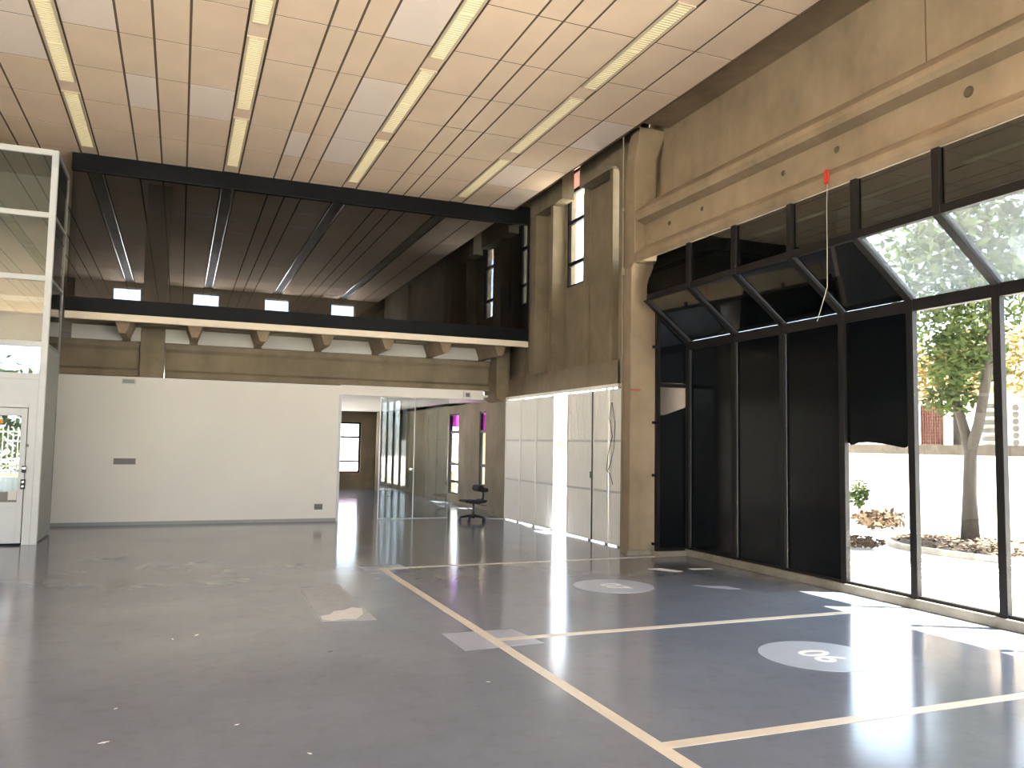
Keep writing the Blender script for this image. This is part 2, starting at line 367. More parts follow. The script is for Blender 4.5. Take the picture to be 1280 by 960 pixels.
# ------------------------------------------------------------------ lamps
lamp_rows = [(12.69, 15.02), (10.0, 12.32), (7.31, 9.64), (4.62, 6.95), (1.93, 4.26)]
row_txt = ['end lamp nearest the smoked glass', 'second lamp from the smoked glass', 'third lamp from the smoked glass', 'fourth lamp from the smoked glass', 'fifth lamp from the smoked glass']
col_txt = {-3.88: 'strip left of the view', -1.75: 'leftmost strip', 0.53: 'second strip from the left', 2.66: 'third strip from the left', 4.80: 'rightmost strip'}
first = None
for c in (-1.75, 0.53, 2.66, 4.80, -3.88):
    for r in ((0, 1, 2) if c > -3 else (2, 3, 4)):
        y0, y1 = lamp_rows[r]; xm = c + 0.1325; ym = (y0 + y1) / 2
        label = 'fluorescent lamp, ' + row_txt[r] + ', ' + col_txt[c]
        if first is None:
            t = thing('ceiling_light', (xm, ym, ZC), label, 'ceiling light', 'fluorescent lamps in the tiled ceiling')
            h = MB(); w = 0.118
            h.box(xm - w, xm - 0.088, y0, y1, ZC - 0.006, ZC + 0.012).box(xm + 0.088, xm + w, y0, y1, ZC - 0.006, ZC + 0.012)
            h.box(xm - 0.088, xm + 0.088, y0, y0 + 0.02, ZC - 0.006, ZC + 0.012).box(xm - 0.088, xm + 0.088, y1 - 0.02, y1, ZC - 0.006, ZC + 0.012)
            h.build('lamp_frame', M['lamp_trim'], t)
            d = MB(); d.box(xm - 0.088, xm + 0.088, y0 + 0.02, y1 - 0.02, ZC + 0.004, ZC + 0.012)
            for i in range(46):
                yy = y0 + 0.045 + i * (y1 - y0 - 0.09) / 45
                d.box(xm - 0.088, xm + 0.088, yy - 0.003, yy + 0.003, ZC - 0.004, ZC + 0.004)
            d.box(xm - 0.088, xm + 0.088, ym - 0.006, ym + 0.006, ZC - 0.006, ZC + 0.004)
            d.build('louvre_diffuser', M['louvre'], t)
            first = t
        else:
            t = first.copy(); C.objects.link(t); t.location = (xm, ym, ZC); t['label'] = label
            for ch in first.children:
                q = ch.copy(); C.objects.link(q); q.parent = t

# ------------------------------------------------------------------ roof and outer walls (behind and beside the camera)
struct(B(XL - .2, 8.25, YR - .2, YF + .2, 6.95, 7.2).box(8.25, 9.8, 9.2, 12.0, 6.95, 7.2).build('roof', M['concrete_dark']))  # second box: unseen eave extension added only to keep sun off the column
mb = B(XL - .2, XL, 2.5, YF, -0.15, 6.95).box(XL - .2, XL, YR, 2.5, 4.2, 6.95).box(XL - .2, XL, YR, 2.5, -0.15, 0.3)  # openings in this unseen wall added to let more daylight into the hall
for y in (-9, -5, -1): mb.box(XL - .2, XL, y, y + .4, 0.3, 4.2)
struct(mb.build('wall_left', M['white_wall']))
mb = B(XL, 6.8, YR - .2, YR, 5.2, 6.95)
for x in (-9, -5.2, -1.2, 2.8, 6.5): mb.box(x, x + 0.4, YR - .2, YR, -0.15, 5.2)
struct(mb.build('wall_rear', M['white_wall']))

# ------------------------------------------------------------------ right: upper concrete wall, beam, column
mb = B(XU, 7.05, YR, 11.1, 5.38, 6.95)
mb.box(6.205, 7.05, YR, 10.55, 6.5, 6.56)
o = struct(mb.build('wall_right', M['concrete']))
struct(B(XU - .004, XU, 5.865, 5.88, 5.47, 6.5).build('trim_2', M['tile_gap']))
t = thing('concrete_beam', (6.5, 0.85, 4.36), 'long warm grey precast beam running above the dark glazed bays on the right', 'beam')
prof = [(7.15, 5.42), (6.80, 5.47), (6.62, 5.40), (6.36, 5.21), (6.29, 5.15), (6.28, 5.08), (6.31, 5.02), (6.45, 4.975), (6.45, 4.64), (6.33, 4.555), (6.275, 4.50), (6.265, 4.42), (6.285, 4.365), (7.15, 4.36)]
mb = MB().prism(prof, 'y', YR, 10.69); mb.build('beam_profile', M['concrete'], t)
for y, r in ((10.0, .032), (9.2, .032), (7.58, .034), (6.73, .038), (5.13, .052)):
    h = MB()
    n = 20; vs = []
    for rad, xx in ((r, 6.4485), (r * .8, 6.441), (r * .62, 6.4485), (0.0001, 6.4495)):
        vs += [(xx, y + rad * math.cos(2 * math.pi * i / n), 4.83 + rad * math.sin(2 * math.pi * i / n)) for i in range(n)]
    h.add(vs, [(k * n + i, k * n + (i + 1) % n, (k + 1) * n + (i + 1) % n, (k + 1) * n + i) for k in range(3) for i in range(n)])
    h.build('bolt_hole', M['hole'], t)
# column with a flared head
t = thing('concrete_column', (6.45, 10.9, 0), 'warm grey concrete column with stepped head between the sliding doors and the dark glazed bay', 'column')
prof = [(6.215, 0), (7.3, 0), (7.3, 6.55), (6.83, 6.55), (6.81, 6.40), (6.67, 6.05), (6.655, 6.0), (6.655, 5.3), (6.64, 4.36), (6.6, 4.36), (6.60, 4.2), (6.52, 4.02), (6.52, 3.9), (6.70, 3.66), (6.70, 3.4), (7.3, 3.3), (7.3, 3.0), (6.9, 3.0), (6.9, 0.5)]
prof = [(6.215, 0), (7.35, 0), (7.35, 4.36), (6.655, 4.36), (6.655, 6.0), (6.67, 6.05), (6.80, 6.38), (6.82, 6.5), (6.37, 6.5), (6.355, 6.38), (6.29, 6.02), (6.28, 5.9), (6.28, 4.4), (6.23, 4.3)]
MB().prism(prof, 'y', 10.70, 10.98).build('shaft', M['concrete'], t, bevel=0.012)
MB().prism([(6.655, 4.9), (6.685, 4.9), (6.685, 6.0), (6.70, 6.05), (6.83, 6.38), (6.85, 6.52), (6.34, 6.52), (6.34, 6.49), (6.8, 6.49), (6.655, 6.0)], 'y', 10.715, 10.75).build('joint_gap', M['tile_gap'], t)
B(6.17, 6.40, 10.66, 10.72, 0.0, 0.07).box(6.40, 6.66, 10.66, 10.72, 0, 0.06).build('plinth', M['curb'], t)
B(6.218, 6.40, 10.696, 10.699, 2.43, 2.455).build('paint_mark', M['red_paint'], t)
tag(MB().tube([(6.19, 10.9, 6.38), (6.19, 10.9, 3.9), (6.19, 10.9, 3.2), (6.2, 10.9, 2.3), (6.2, 10.9, 0.4)], 0.011).box(6.16, 6.215, 10.87, 10.93, 4.2, 4.32).box(6.165, 6.212, 10.88, 10.92, 5.2, 5.25).build('cable_conduit', M['concrete_dark']), 'thin grey conduit clipped down the left side of the concrete column', 'conduit')

# ------------------------------------------------------------------ right: glazed bays
ms = [10.38, 9.28, 8.30, 7.29, 6.33, 5.35, 4.37, 3.39, 2.41, 1.43, 0.45, -0.53, -1.5, -2.5, -3.5, -4.5, -5.5, -6.5, -7.5, -8.5]
XG, XT = 7.05, 6.29
ZB, Z1, Z2, Z3 = 0.10, 3.18, 3.77, 4.36
struct(B(6.985, 7.22, YR, 10.40, 0, ZB).box(6.50, 6.985, 10.36, 10.56, 0, ZB - .02).build('baseboard_right', M['curb'], bevel=0.008))
def off(p, q, d):      # offset along the normal of segment pq in xz
    v = Vector((q[0] - p[0], q[1] - p[1])).normalized(); return (-v.y * d, v.x * d)
def slab(mb, p, q, t0, t1, y0, y1):
    """plate following segment p->q in the xz plane from depth t0 to t1 (towards outside), between y0 and y1"""
    n = off(p, q, 1.0)
    pr = [(p[0] - n[0] * t0, p[1] - n[1] * t0), (q[0] - n[0] * t0, q[1] - n[1] * t0), (q[0] - n[0] * t1, q[1] - n[1] * t1), (p[0] - n[0] * t1, p[1] - n[1] * t1)]
    return mb.prism(pr, 'y', y0, y1)
bayname = ['black filmed glazed bay next to the concrete column', 'second black filmed bay from the column', 'third black filmed bay from the column', 'glazed bay whose black film is torn off below half height', 'first fully clear bay, with the garden tree behind it', 'clear bay cut by the right edge of the picture']
for k in range(len(ms) - 1):
    y1, y0 = ms[k], ms[k + 1]
    t = struct(empty('window_%d' % (k + 1), (XG, (y0 + y1) / 2, ZB)))
    if k < len(bayname): t['label'] = bayname[k]; t['category'] = 'window'
    mw = 0.042
    # bent mullion on the far side: vertical, slanted, vertical
    pr = [(XG - .045, ZB), (XG - .045, Z1 - .02), (XT - .02, Z2 - .03), (XT - .02, Z3), (XT + .05, Z3), (XT + .05, Z2 + .03), (XG + .022, Z1 + .03), (XG + .022, ZB)]
    if k == 0: pr = pr[:3] + [(XT + .05, Z2 + .0)] + pr[6:]
    MB().prism(pr, 'y', y1 - mw, y1 + mw).build('mullion', M['brown_frame'], t, bevel=0.004)
    a, b = y0 + mw, y1 - mw
    fr = MB()
    fr.box(XG - .03, XG + .05, a, b, Z1 - .13, Z1 - .005)
    fr.build('transom', M['brown_frame'], t)
    fr = MB(); fr.box(XT - .012, XT + .06, a, b, Z2 - .03, Z2 + .05); fr.build('upper_transom', M['brown_frame'], t)
    fr = MB(); fr.box(XG - .03, XG + .05, a, b, ZB, ZB + .03); fr.build('bottom_rail', M['brown_frame'], t)
    film = k <= 3 or k >= 9  # film on the unseen bays behind the camera is added to cut daylight
    gl = M['clear']
    B(XG + .005, XG + .013, a, b, ZB + .03, Z1 - .13).build('lower_pane', gl, t)
    s = MB(); slab(s, (XG, Z1), (XT + .02, Z2 - .01), -.010, -.002, a, b)
    s.build('slanted_pane', M['clear'] if film else M['dirty'], t)
    up_ = [(a, Z2 + .05), (b, Z2 + .05), (b, Z3), (a, Z3)]
    if k == 0: up_ = [(a, Z2 + .05), (10.34, Z2 + .03), (10.39, 3.86), (10.38, 3.98), (10.33, 4.07), (10.2, 4.2), (10.13, 4.28), (10.12, Z3), (a, Z3)]
    MB().prism(up_, 'x', XT + .012, XT + .02).build('upper_pane', M['clear'], t)
    MB().prism(up_, 'x', XT + .022, XT + .024).build('upper_film', M['film_upper'], t)
    if film:
        if k != 3: fp = [(a, ZB + .03), (b - .006, ZB + .03), (b - .006, Z1 - .128), (a + .0, Z1 - .128)]
        else:
            ed = [(b, 1.685), (b - .05, 1.655), (b - .1, 1.66), (b - .17, 1.68), (b - .3, 1.685), (b - .45, 1.675), (b - .62, 1.655), (b - .76, 1.632), (b - .8, 1.63), (a + .03, 1.65), (a, 1.70)]
            fp = ed + [(a, Z1 - .128), (b, Z1 - .128)]
        MB().prism(fp, 'x', XG - .0005, XG + .0035).build('blackout_film', M['film'], t)
        s = MB(); slab(s, (XG + .0, Z1 + .004), (XT + .03, Z2 - .015), -.001, .001, a, b - .008); s.build('slanted_film', M['film_upper'], t)
# end return of the glazing, beside the column
t = struct(empty('window_0', (6.8, 10.42, 0.08))); t['label'] = 'narrow angled end pane of the glazing against the concrete column'; t['category'] = 'window'
ya, yb = 10.40, 10.46
fr = MB(); fr.box(6.50, 6.555, ya, yb, 0.08, 3.62); fr.box(6.555, 7.0, ya, yb, 0.08, 0.12); fr.box(6.555, 7.0, ya, yb, 2.48, 2.54)
fr.prism([(7.02, 3.13), (7.02, 3.20), (6.50, 3.62), (6.50, 3.54)], 'y', ya, yb); fr.build('window_frame', M['brown_frame'], t)
B(6.555, 7.02, ya + .02, ya + .028, 0.12, 2.48).prism([(6.555, 2.54), (7.02, 2.54), (7.02, 3.13), (6.555, 3.5)], 'y', ya + .02, ya + .028).build('end_pane', M['tinted'], t)  # clear pane given the smoked tint to dim the bright concrete behind it
B(6.98, 7.16, 10.46, 10.70, 3.05, 4.36).box(6.98, 7.1, 10.46, 10.50, 2.6, 3.05).build('slot_light_blocker', M['brown_frame'], t)  # added pieces that block outside light from the slot beside the column
MB().prism([(6.555, 2.545), (7.01, 2.545), (7.01, 3.13), (6.555, 3.49)], 'y', ya + .014, ya + .018).build('upper_film', M['film'], t)
MB().prism([(6.555, 0.12), (7.02, 0.12), (7.02, 2.20), (6.9, 2.155), (6.78, 2.115), (6.66, 2.075), (6.555, 2.06)], 'y', ya + .014, ya + .018).build('lower_film', M['film'], t)
MB().prism([(6.45, 4.36), (6.45, 4.26), (6.40, 4.12), (6.36, 4.0), (6.36, 3.86), (6.40, 3.76), (6.50, 3.62), (7.1, 3.22), (7.1, 4.36)], 'y', 10.425, 10.445).build('end_plate', M['film_upper'], t)
for z in (3.07, 1.95, 1.18, 0.19): B(6.44, 6.50, 10.40, 10.44, z - .02, z + .02).build('fixing_bracket', M['black_steel'], t)

# cord with a red tag hanging in front of the bays
t = thing('hanging_cord', (6.24, 6.66, 4.5), 'thin pale cord with a red tag dangling from the beam before the bays', 'cord')
MB().tube([(6.25, 6.66, 4.44), (6.235, 6.66, 4.2), (6.23, 6.655, 3.7), (6.23, 6.66, 3.3), (6.20, 6.72, 3.08), (6.2, 6.78, 2.95)], 0.004, 6).build('cord', M['cord'], t, smooth=True)
MB().prism([(6.22, 4.42), (6.24, 4.4), (6.255, 4.45), (6.25, 4.54), (6.235, 4.56), (6.222, 4.5)], 'y', 6.64, 6.685).build('red_tag', M['red'], t)

# ------------------------------------------------------------------ far right wall: precast panels, slit windows, sliding doors
mb = B(XS, 6.70, 10.98, 11.66, 0, 6.9)                 # flat pier by the column
mb.box(XS, 6.95, 11.60, 17.6, 2.60, 3.0)               # lintel band
for a, b in ((11.66, 13.12), (13.86, 15.9), (16.6, 18.35), (18.95, 20.2)): mb.box(XS, 6.80, a, b, 6.27, 6.9)   # top band, cut at the windows
XB = 6.86
for a, b in ((11.95, 13.50), (14.26, 16.22), (16.66, 18.33), (18.97, 20.2)): mb.box(XB, 7.05, a, b, 3.0, 6.9)    # recessed panels
for a, b in ((10.98, 11.95), (13.50, 14.26), (16.22, 16.66), (18.33, 18.97)): mb.box(XB - .04, 7.05, a, b, 3.0, 4.62)
mb.box(XB - .03, XB, 13.26, 13.50, 3.0, 6.3)
for y in (11.96, 14.36, 17.14, 19.5): mb.box(6.60, XB + .02, y, y + .11, 3.0, 6.3)          # fins
mb.box(6.57, XB, 15.12, 15.38, 3.0, 6.3)
# rounded upper corner of the first recess
cr = [(11.66, 6.3), (11.66, 5.9)] + [(11.66 + .3 * (1 - math.cos(a)), 5.98 + .3 * math.sin(a)) for a in [i * math.pi / 16 for i in range(9)]]
mb.prism([(11.66, 6.3), (11.66, 5.98)] + [(11.66 + .22 * (1 - math.cos(i * math.pi / 16)), 6.05 + .22 * math.sin(i * math.pi / 16)) for i in range(1, 9)], 'x', XS, 6.7)
mb.box(XS, 6.95, 16.5, 17.6, 0, 2.62)                  # pier left of the doors
mb.box(6.40, 7.05, 20.2, YF, 2.62, 6.9)                # flat wall beyond, behind the smoked glass
mb.box(6.25, 6.40, 20.4, 20.75, 3.9, 6.4).box(6.28, 6.40, 24.2, 24.6, 3.9, 6.4)
# lower room side wall with two tall windows
XR = 6.95
for a, b in ((17.6, 18.92), (19.36, 21.02), (21.84, YF)): mb.box(XR, 7.15, a, b, 0, 2.62)
for a, b, z in ((18.92, 19.36, .55), (21.02, 21.84, .22)): mb.box(XR, 7.15, a, b, 0, z).box(XR, 7.15, a, b, 2.4, 2.62)
struct(mb.build('wall_far_right', M['concrete_dark'], origin=(XS, 14, 0)))
def slit(n, x, y0, y1, z0, z1, bars, top, label, fw=0.045):
    t = struct(empty('window_%d' % n, (x, (y0 + y1) / 2, z0))); t['label'] = label; t['category'] = 'window'
    f = MB(); f.box(x, x + .06, y0, y0 + fw, z0, z1).box(x, x + .06, y1 - fw, y1, z0, z1).box(x, x + .06, y0, y1, z0, z0 + fw).box(x, x + .06, y0, y1, z1 - fw, z1)
    for z in bars: f.box(x, x + .06, y0 + fw, y1 - fw, z - .035, z + .035)
    f.build('window_frame', M['black_steel'], t)
    zs = [z0 + fw] + list(bars) + [z1 - fw]
    for i in range(len(zs) - 1):
        last = i == len(zs) - 2
        B(x + .025, x + .033, y0 + fw, y1 - fw, zs[i] + (.035 if i else 0), zs[i + 1] - (0 if last else .035)).build('window_pane', M[top] if last and top else M['clear'], t)
slit(31, 6.87, 13.50, 14.26, 4.62, 6.9, (5.08, 5.90, 6.50), 'frosted', 'tall slit window in the recessed concrete between two fins', 0.05)
slit(32, 6.87, 16.22, 16.66, 4.62, 6.9, (5.08, 5.90, 6.50), None, 'slit window seen through the smoked glass nearest its right end')
slit(33, 6.87, 18.33, 18.97, 4.62, 6.9, (5.08, 5.90, 6.50), None, 'slit window seen deeper through the smoked glass')
slit(34, 6.87, 11.2, 11.95, 4.62, 6.9, (5.08, 5.90, 6.50), None, 'slit window hidden behind the flat pier')
slit(35, XR + .02, 18.92, 19.36, .55, 2.4, (1.06, 1.90), 'purple', 'tall window with purple top pane just behind the office chair')
slit(36, XR + .02, 21.02, 21.84, .22, 2.4, (.56, 1.03, 1.90), 'purple', 'tall window with purple top pane deeper in the back room')

# sliding / folding sheet doors
struct(B(6.47, 6.56, 11.55, 16.5, 2.545, 2.60).build('trim_3', M['shutter']))
leaves = [(15.66, 16.48, 'leftmost white ribbed door leaf, beside the brown pier'), (14.85, 15.65, 'middle white ribbed leaf left of the bright gap'), (14.0, 14.84, 'white ribbed leaf at the left edge of the bright gap'),
          (12.47, 13.44, 'white ribbed leaf at the right edge of the bright gap'), (11.88, 12.42, 'white ribbed leaf with dark edge, second from the column'), (11.36, 11.86, 'white ribbed leaf partly hidden by the concrete column')]
for y0, y1, lab in leaves:
    t = thing('door_leaf', (6.52, (y0 + y1) / 2, 0.02), lab, 'door', 'white sliding door leaves')
    zb = 0.022; zt = 2.52
    pr = []; n = int((y1 - y0 - .06) / 0.048); s0 = y0 + .03; st = (y1 - y0 - .06) / n
    for i in range(n):
        yy = s0 + i * st
        pr += [(6.520, yy), (6.520, yy + st * .62), (6.538, yy + st * .70), (6.538, yy + st * .92)]
    pr += [(6.520, y1 - .03), (6.542, y1 - .03), (6.542, y0 + .03)]
    MB().prism(pr, 'z', zb, zt).build('ribbed_sheet', M['shutter'], t)
    B(6.505, 6.55, y0, y0 + .03, zb, zt).box(6.505, 6.55, y1 - .03, y1, zb, zt).box(6.508, 6.55, y0 + .03, y1 - .03, zb, zb + .035).box(6.508, 6.55, y0 + .03, y1 - .03, zt - .04, zt).build('leaf_frame', M['shutter'], t)
    for z in (.86, 1.68): B(6.506, 6.520, y0 + .03, y1 - .03, z - .018, z + .018).build('crossbar', M['rail_grey'], t)
    for yy in (y0 + .1, y1 - .1): B(6.515, 6.535, yy - .015, yy + .015, zt, 2.56).build('hanger', M['plastic_grey'], t)
    B(6.51, 6.54, y0 + .05, y0 + .12, 0.0, zb).build('floor_guide', M['plastic_grey'], t)
    if 'right edge of the bright gap' in lab: B(6.495, 6.507, 12.48, 12.51, 1.05, 1.16).build('latch', M['black_plastic'], t)
struct(B(6.50, 6.54, 12.425, 12.465, 0.02, 2.52).build('trim_4', M['black_steel']))
tag(MB().tube([(6.47, 11.72, 2.3), (6.465, 11.78, 2.05), (6.468, 11.68, 1.75), (6.465, 11.82, 1.45), (6.46, 11.86, 1.2), (6.47, 11.76, 1.15), (6.47, 11.66, 0.98)], 0.006, 6)
    .tube([(6.47, 11.7, 2.3), (6.468, 11.60, 1.95), (6.468, 11.62, 1.6), (6.468, 11.74, 1.3), (6.466, 11.84, 1.18)], 0.006, 6).build('loose_cable', M['cable'], smooth=True), 'dark loose cable hanging in a loop over the door leaf by the column', 'cable')

# ------------------------------------------------------------------ mezzanine
t = thing('mezzanine_slab', (2.3, 21, 3.6), 'upper floor slab with cream front edge and tapered concrete ribs underneath', 'floor slab')
B(-1.86, 6.40, YM, 16.4, 3.70, 3.76).box(XL, -1.95, 15.85, 16.4, 3.70, 3.76).box(XL, 6.40, 16.4, YF, 3.66, 3.76).build('slab_deck', M['concrete_dark'], t)
B(-1.86, 6.54, YM - .03, YM + .06, 3.585, 3.70).build('cream_edge', M['cream'], t)
for i in range(7):
    xc = -0.99 + 1.17 * i
    ribp = [(xc - .16, 3.69), (xc - .055, 3.40), (xc + .055, 3.40), (xc + .16, 3.69)]
    vs = [(x, YM + .12, z) for x, z in ribp] + [(x, YW + .35, z) for x, z in ribp]
    MB().prism(ribp, 'y', YM + .22, YW + .3).build('rib', M['concrete'], t, bevel=0.012)
for i in range(8):
    x0 = -0.99 + 1.17 * (i - 1) + .075; x1 = x0 + 1.17 - .15
    x0 = max(x0, -1.9); x1 = min(x1, 6.38)
    if i in (1,): pass
    B(x0, x1, YW + .02, YW + .05, 3.40, 3.66).build('infill_board', M['infill'], t)
# smoked glass front with black top beam and black base
t = struct(empty('window_40', (2.4, YM, 3.7))); t['label'] = 'wide smoked glass front of the upper floor with black beam above'; t['category'] = 'window'
B(-1.88, 6.20, YM - .02, YM + .12, 6.115, 6.405).box(6.20, 6.545, YM - .02, YM + .12, 6.14, 6.5).build('top_beam', M['black_steel'], t)
B(-1.86, 6.545, YM - .01, YM + .06, 3.70, 3.955).build('base_panel', M['black_steel'], t)
B(6.515, 6.545, YM, YM + .05, 3.955, 6.14).build('end_frame', M['black_steel'], t)
B(-1.86, 6.515, YM + .02, YM + .03, 3.955, 6.115).build('smoked_pane', M['tinted'], t)
# far end of the upper floor, with a strip of high windows
mb = B(XL, 6.4, YF - .2, YF, 3.76, 4.5).box(XL, 6.4, YF - .2, YF, 6.24, 6.95)
wx = [(-2.1, -1.28), (.2, 1.02), (2.4, 3.21), (4.57, 5.39)]
ed = [XL] + [v for p_ in wx for v in p_] + [6.4]
for a, b in zip(ed[0::2], ed[1::2]): mb.box(a, b, YF - .2, YF, 4.5, 6.24)
o = struct(mb.build('wall_back_upper', M['concrete_dark']))
for i, (a, b) in enumerate(wx):
    t = struct(empty('window_%d' % (41 + i), ((a + b) / 2, YF, 4.5))); t['category'] = 'window'
    t['label'] = ['leftmost small bright window far behind the smoked glass', 'second small bright window far behind the smoked glass', 'third small bright window far behind the smoked glass', 'rightmost small bright window far behind the smoked glass'][i]
    B(a, a + .03, YF - .1, YF - .04, 4.5, 6.24).box(b - .03, b, YF - .1, YF - .04, 4.5, 6.24).box(a, b, YF - .1, YF - .04, 6.21, 6.24).box(a, b, YF - .1, YF - .04, 4.5, 4.53).build('window_frame', M['black_steel'], t)
    B(a + .03, b - .03, YF - .075, YF - .067, 4.53, 6.21).build('window_pane', M['clear'], t)

# ------------------------------------------------------------------ white partition, concrete beam over it
mb = B(XL, 3.01, YW, YW + .15, 0, 2.73).box(3.01, 6.09, YW, YW + .15, 2.55, 2.745)
struct(mb.build('wall_back', M['white_wall']))
struct(B(-6, 2.98, YW - .012, YW, 0, 0.06).build('baseboard_back', M['panel_grey']))
struct(B(2.975, 3.03, YW - .006, YW + .16, 0, 2.55).build('trim_5', M['alu']))
def groove_beam(x0, x1):
    pr = [(YW + .06, 2.745), (YW + .06, 2.85), (YW + .12, 2.90), (YW + .12, 3.23), (YW + .05, 3.29), (YW + .05, 3.385), (YW + .40, 3.385), (YW + .40, 2.745)]
    return MB().prism(pr, 'x', x0, x1)
for x0, x1, lab in ((-6.0, -0.76, 'short grooved concrete beam above the white wall, left of the column stub'), (-0.31, 6.24, 'long grooved concrete beam above the white wall and the opening')):
    tag(groove_beam(x0, x1).build('concrete_beam', M['concrete_dark']), lab, 'beam')
tag(B(-.745, -.325, YW - .03, YW + .4, 2.735, 3.66).box(-.745, -.325, YW - .03, YW + .4, 3.77, ZC - .01).build('concrete_column', M['concrete_dark'], bevel=.01), 'grey concrete column stub rising above the white wall into the smoked glass', 'column')
tag(MB().prism([(6.25, 2.56), (6.42, 2.50), (6.54, 2.61), (6.54, 3.58), (6.25, 3.58)], 'y', YW - .35, YW + .4).build('concrete_corbel', M['concrete_dark'], bevel=.01), 'grey concrete corbel under the right end of the cream slab edge', 'corbel')

# fittings on the white wall
t = thing('emergency_light', (-.91, YW - .05, 2.59), 'small white emergency light box near the top of the white wall', 'light')
B(-1.03, -.79, YW - .06, YW, 2.59, 2.69).build('light_body', M['plastic_white'], t, bevel=.006)
B(-1.01, -.81, YW - .066, YW - .06, 2.605, 2.675).build('light_lens', M['panel_grey'], t)
t = thing('outlet_plate', (-.915, YW, 1.115), 'row of four grey sockets in the middle of the white wall', 'socket')
B(-1.10, -.73, YW - .012, YW, 1.11, 1.22).build('plate', M['plastic_grey'], t)
for i in range(4): B(-1.085 + .09 * i, -1.015 + .09 * i, YW - .02, YW - .012, 1.13, 1.20).build('socket', M['plastic_grey'], t, bevel=.003)
t = thing('outlet_plate', (2.63, YW, .24), 'single grey socket low on the white wall beside the opening', 'socket')
B(2.55, 2.71, YW - .012, YW, .235, .345).build('plate', M['plastic_grey'], t); B(2.58, 2.68, YW - .02, YW - .012, .26, .32).build('socket', M['plastic_grey'], t)
t = thing('wall_sensor', (5.71, YW, 2.58), 'small square box with dark face on the white header over the opening', 'sensor')
B(5.63, 5.79, YW - .04, YW, 2.57, 2.71).build('housing', M['plastic_white'], t); B(5.67, 5.76, YW - .046, YW - .04, 2.60, 2.68).build('dark_face', M['plastic_grey'], t)

# ------------------------------------------------------------------ back room seen through the opening
struct(B(XL, 6.95, YW + .15, YF, 2.62, 2.66).build('ceiling_back_room', M['white_wall']))
mb = B(XL, -7, YF - .2, YF, 0, 2.62).box(3.2, 4.6, YF - .2, YF, 0, 2.62).box(-7, 3.2, YF - .2, YF, 0, .4).box(-7, 3.2, YF - .2, YF, 2.4, 2.62).box(5.72, 7.15, YF - .2, YF, 0, 2.62).box(4.6, 5.72, YF - .2, YF, 0, .55).box(4.6, 5.72, YF - .2, YF, 2.25, 2.62)  # wide opening hidden by the white partition, added to brighten the back room
struct(mb.build('wall_back_room', M['concrete_dark']))
t = struct(empty('window_50', (5.2, YF - .1, .55))); t['label'] = 'bright window at the far end of the back room'; t['category'] = 'window'
f = MB(); y = YF - .1
f.box(4.6, 4.65, y, y + .05, .55, 2.25).box(5.66, 5.72, y, y + .05, .55, 2.25)
for z in (.57, .93, 1.75, 2.22): f.box(4.65, 5.66, y, y + .05, z - .03, z + .03)
f.build('window_frame', M['black_steel'], t)
B(4.65, 5.66, y + .02, y + .028, .6, .9).build('window_pane', M['pinkglass'], t)
B(4.65, 5.66, y + .02, y + .028, .96, 1.72).build('window_pane', M['clear'], t)
B(4.65, 5.66, y + .02, y + .028, 1.78, 2.19).build('window_pane', M['clear'], t)
tag(B(6.12, 6.5, 26.9, 27.3, 0, 2.61).build('concrete_column', M['concrete_dark']), 'dark column standing in the depth of the back room', 'column')
# glazed partition in the opening
t = thing('glass_partition', (4.6, 16.98, 0), 'frameless reflective glass partition standing in the opening behind the office chair', 'partition')
B(3.90, 4.62, 16.98, 16.99, 0.015, 2.54).build('glass_panel', M['partition_glass'], t)
B(4.64, 5.38, 16.98, 16.99, 0.015, 2.54).build('glass_panel', M['partition_glass'], t)
B(3.88, 3.90, 16.97, 17.0, 0.0, 2.54).build('edge_profile', M['alu'], t)
B(4.62, 4.64, 16.975, 16.995, 0.0, 2.54).build('edge_profile', M['alu'], t)
B(3.88, 5.40, 16.965, 17.005, 0.0, 0.015).build('floor_channel', M['alu'], t)
B(4.55, 4.60, 16.94, 16.98, 1.02, 1.06).build('pull_handle', M['chrome'], t)

# ------------------------------------------------------------------ office chair
t = thing('office_chair', (5.66, 16.05, 0), 'black swivel office chair with low back standing before the opening', 'chair')
cx, cy = 5.66, 16.05
pr = [(cx - .24, .405), (cx - .25, .425), (cx - .22, .445), (cx - .05, .44), (cx + .12, .435), (cx + .2, .455), (cx + .23, .44), (cx + .2, .40), (cx + .05, .375), (cx - .1, .38)]
MB().prism(pr, 'y', cy - .22, cy + .22).build('seat', M['black_fabric'], t, bevel=.015)
pr = [(cx + .02, .66), (cx + .05, .74), (cx + .12, .75), (cx + .17, .70), (cx + .25, .69), (cx + .26, .63), (cx + .2, .605), (cx + .06, .62)]
MB().prism(pr, 'y', cy - .2, cy + .2).build('backrest', M['black_fabric'], t, bevel=.02)
MB().tube([(cx + .12, cy, .40), (cx + .2, cy, .46), (cx + .215, cy, .55), (cx + .19, cy, .64)], [.025, .026, .022, .02]).build('back_stem', M['black_plastic'], t, smooth=True)
MB().cyl((cx + .0, cy, .16), (cx + .0, cy, .385), .024, .02).cyl((cx, cy, .07), (cx, cy, .2), .035, .03).build('gas_lift', M['black_plastic'], t)
MB().tube([(cx + .05, cy - .02, .37), (cx + .16, cy - .1, .34), (cx + .24, cy - .13, .33)], .008).build('height_lever', M['chrome'], t)
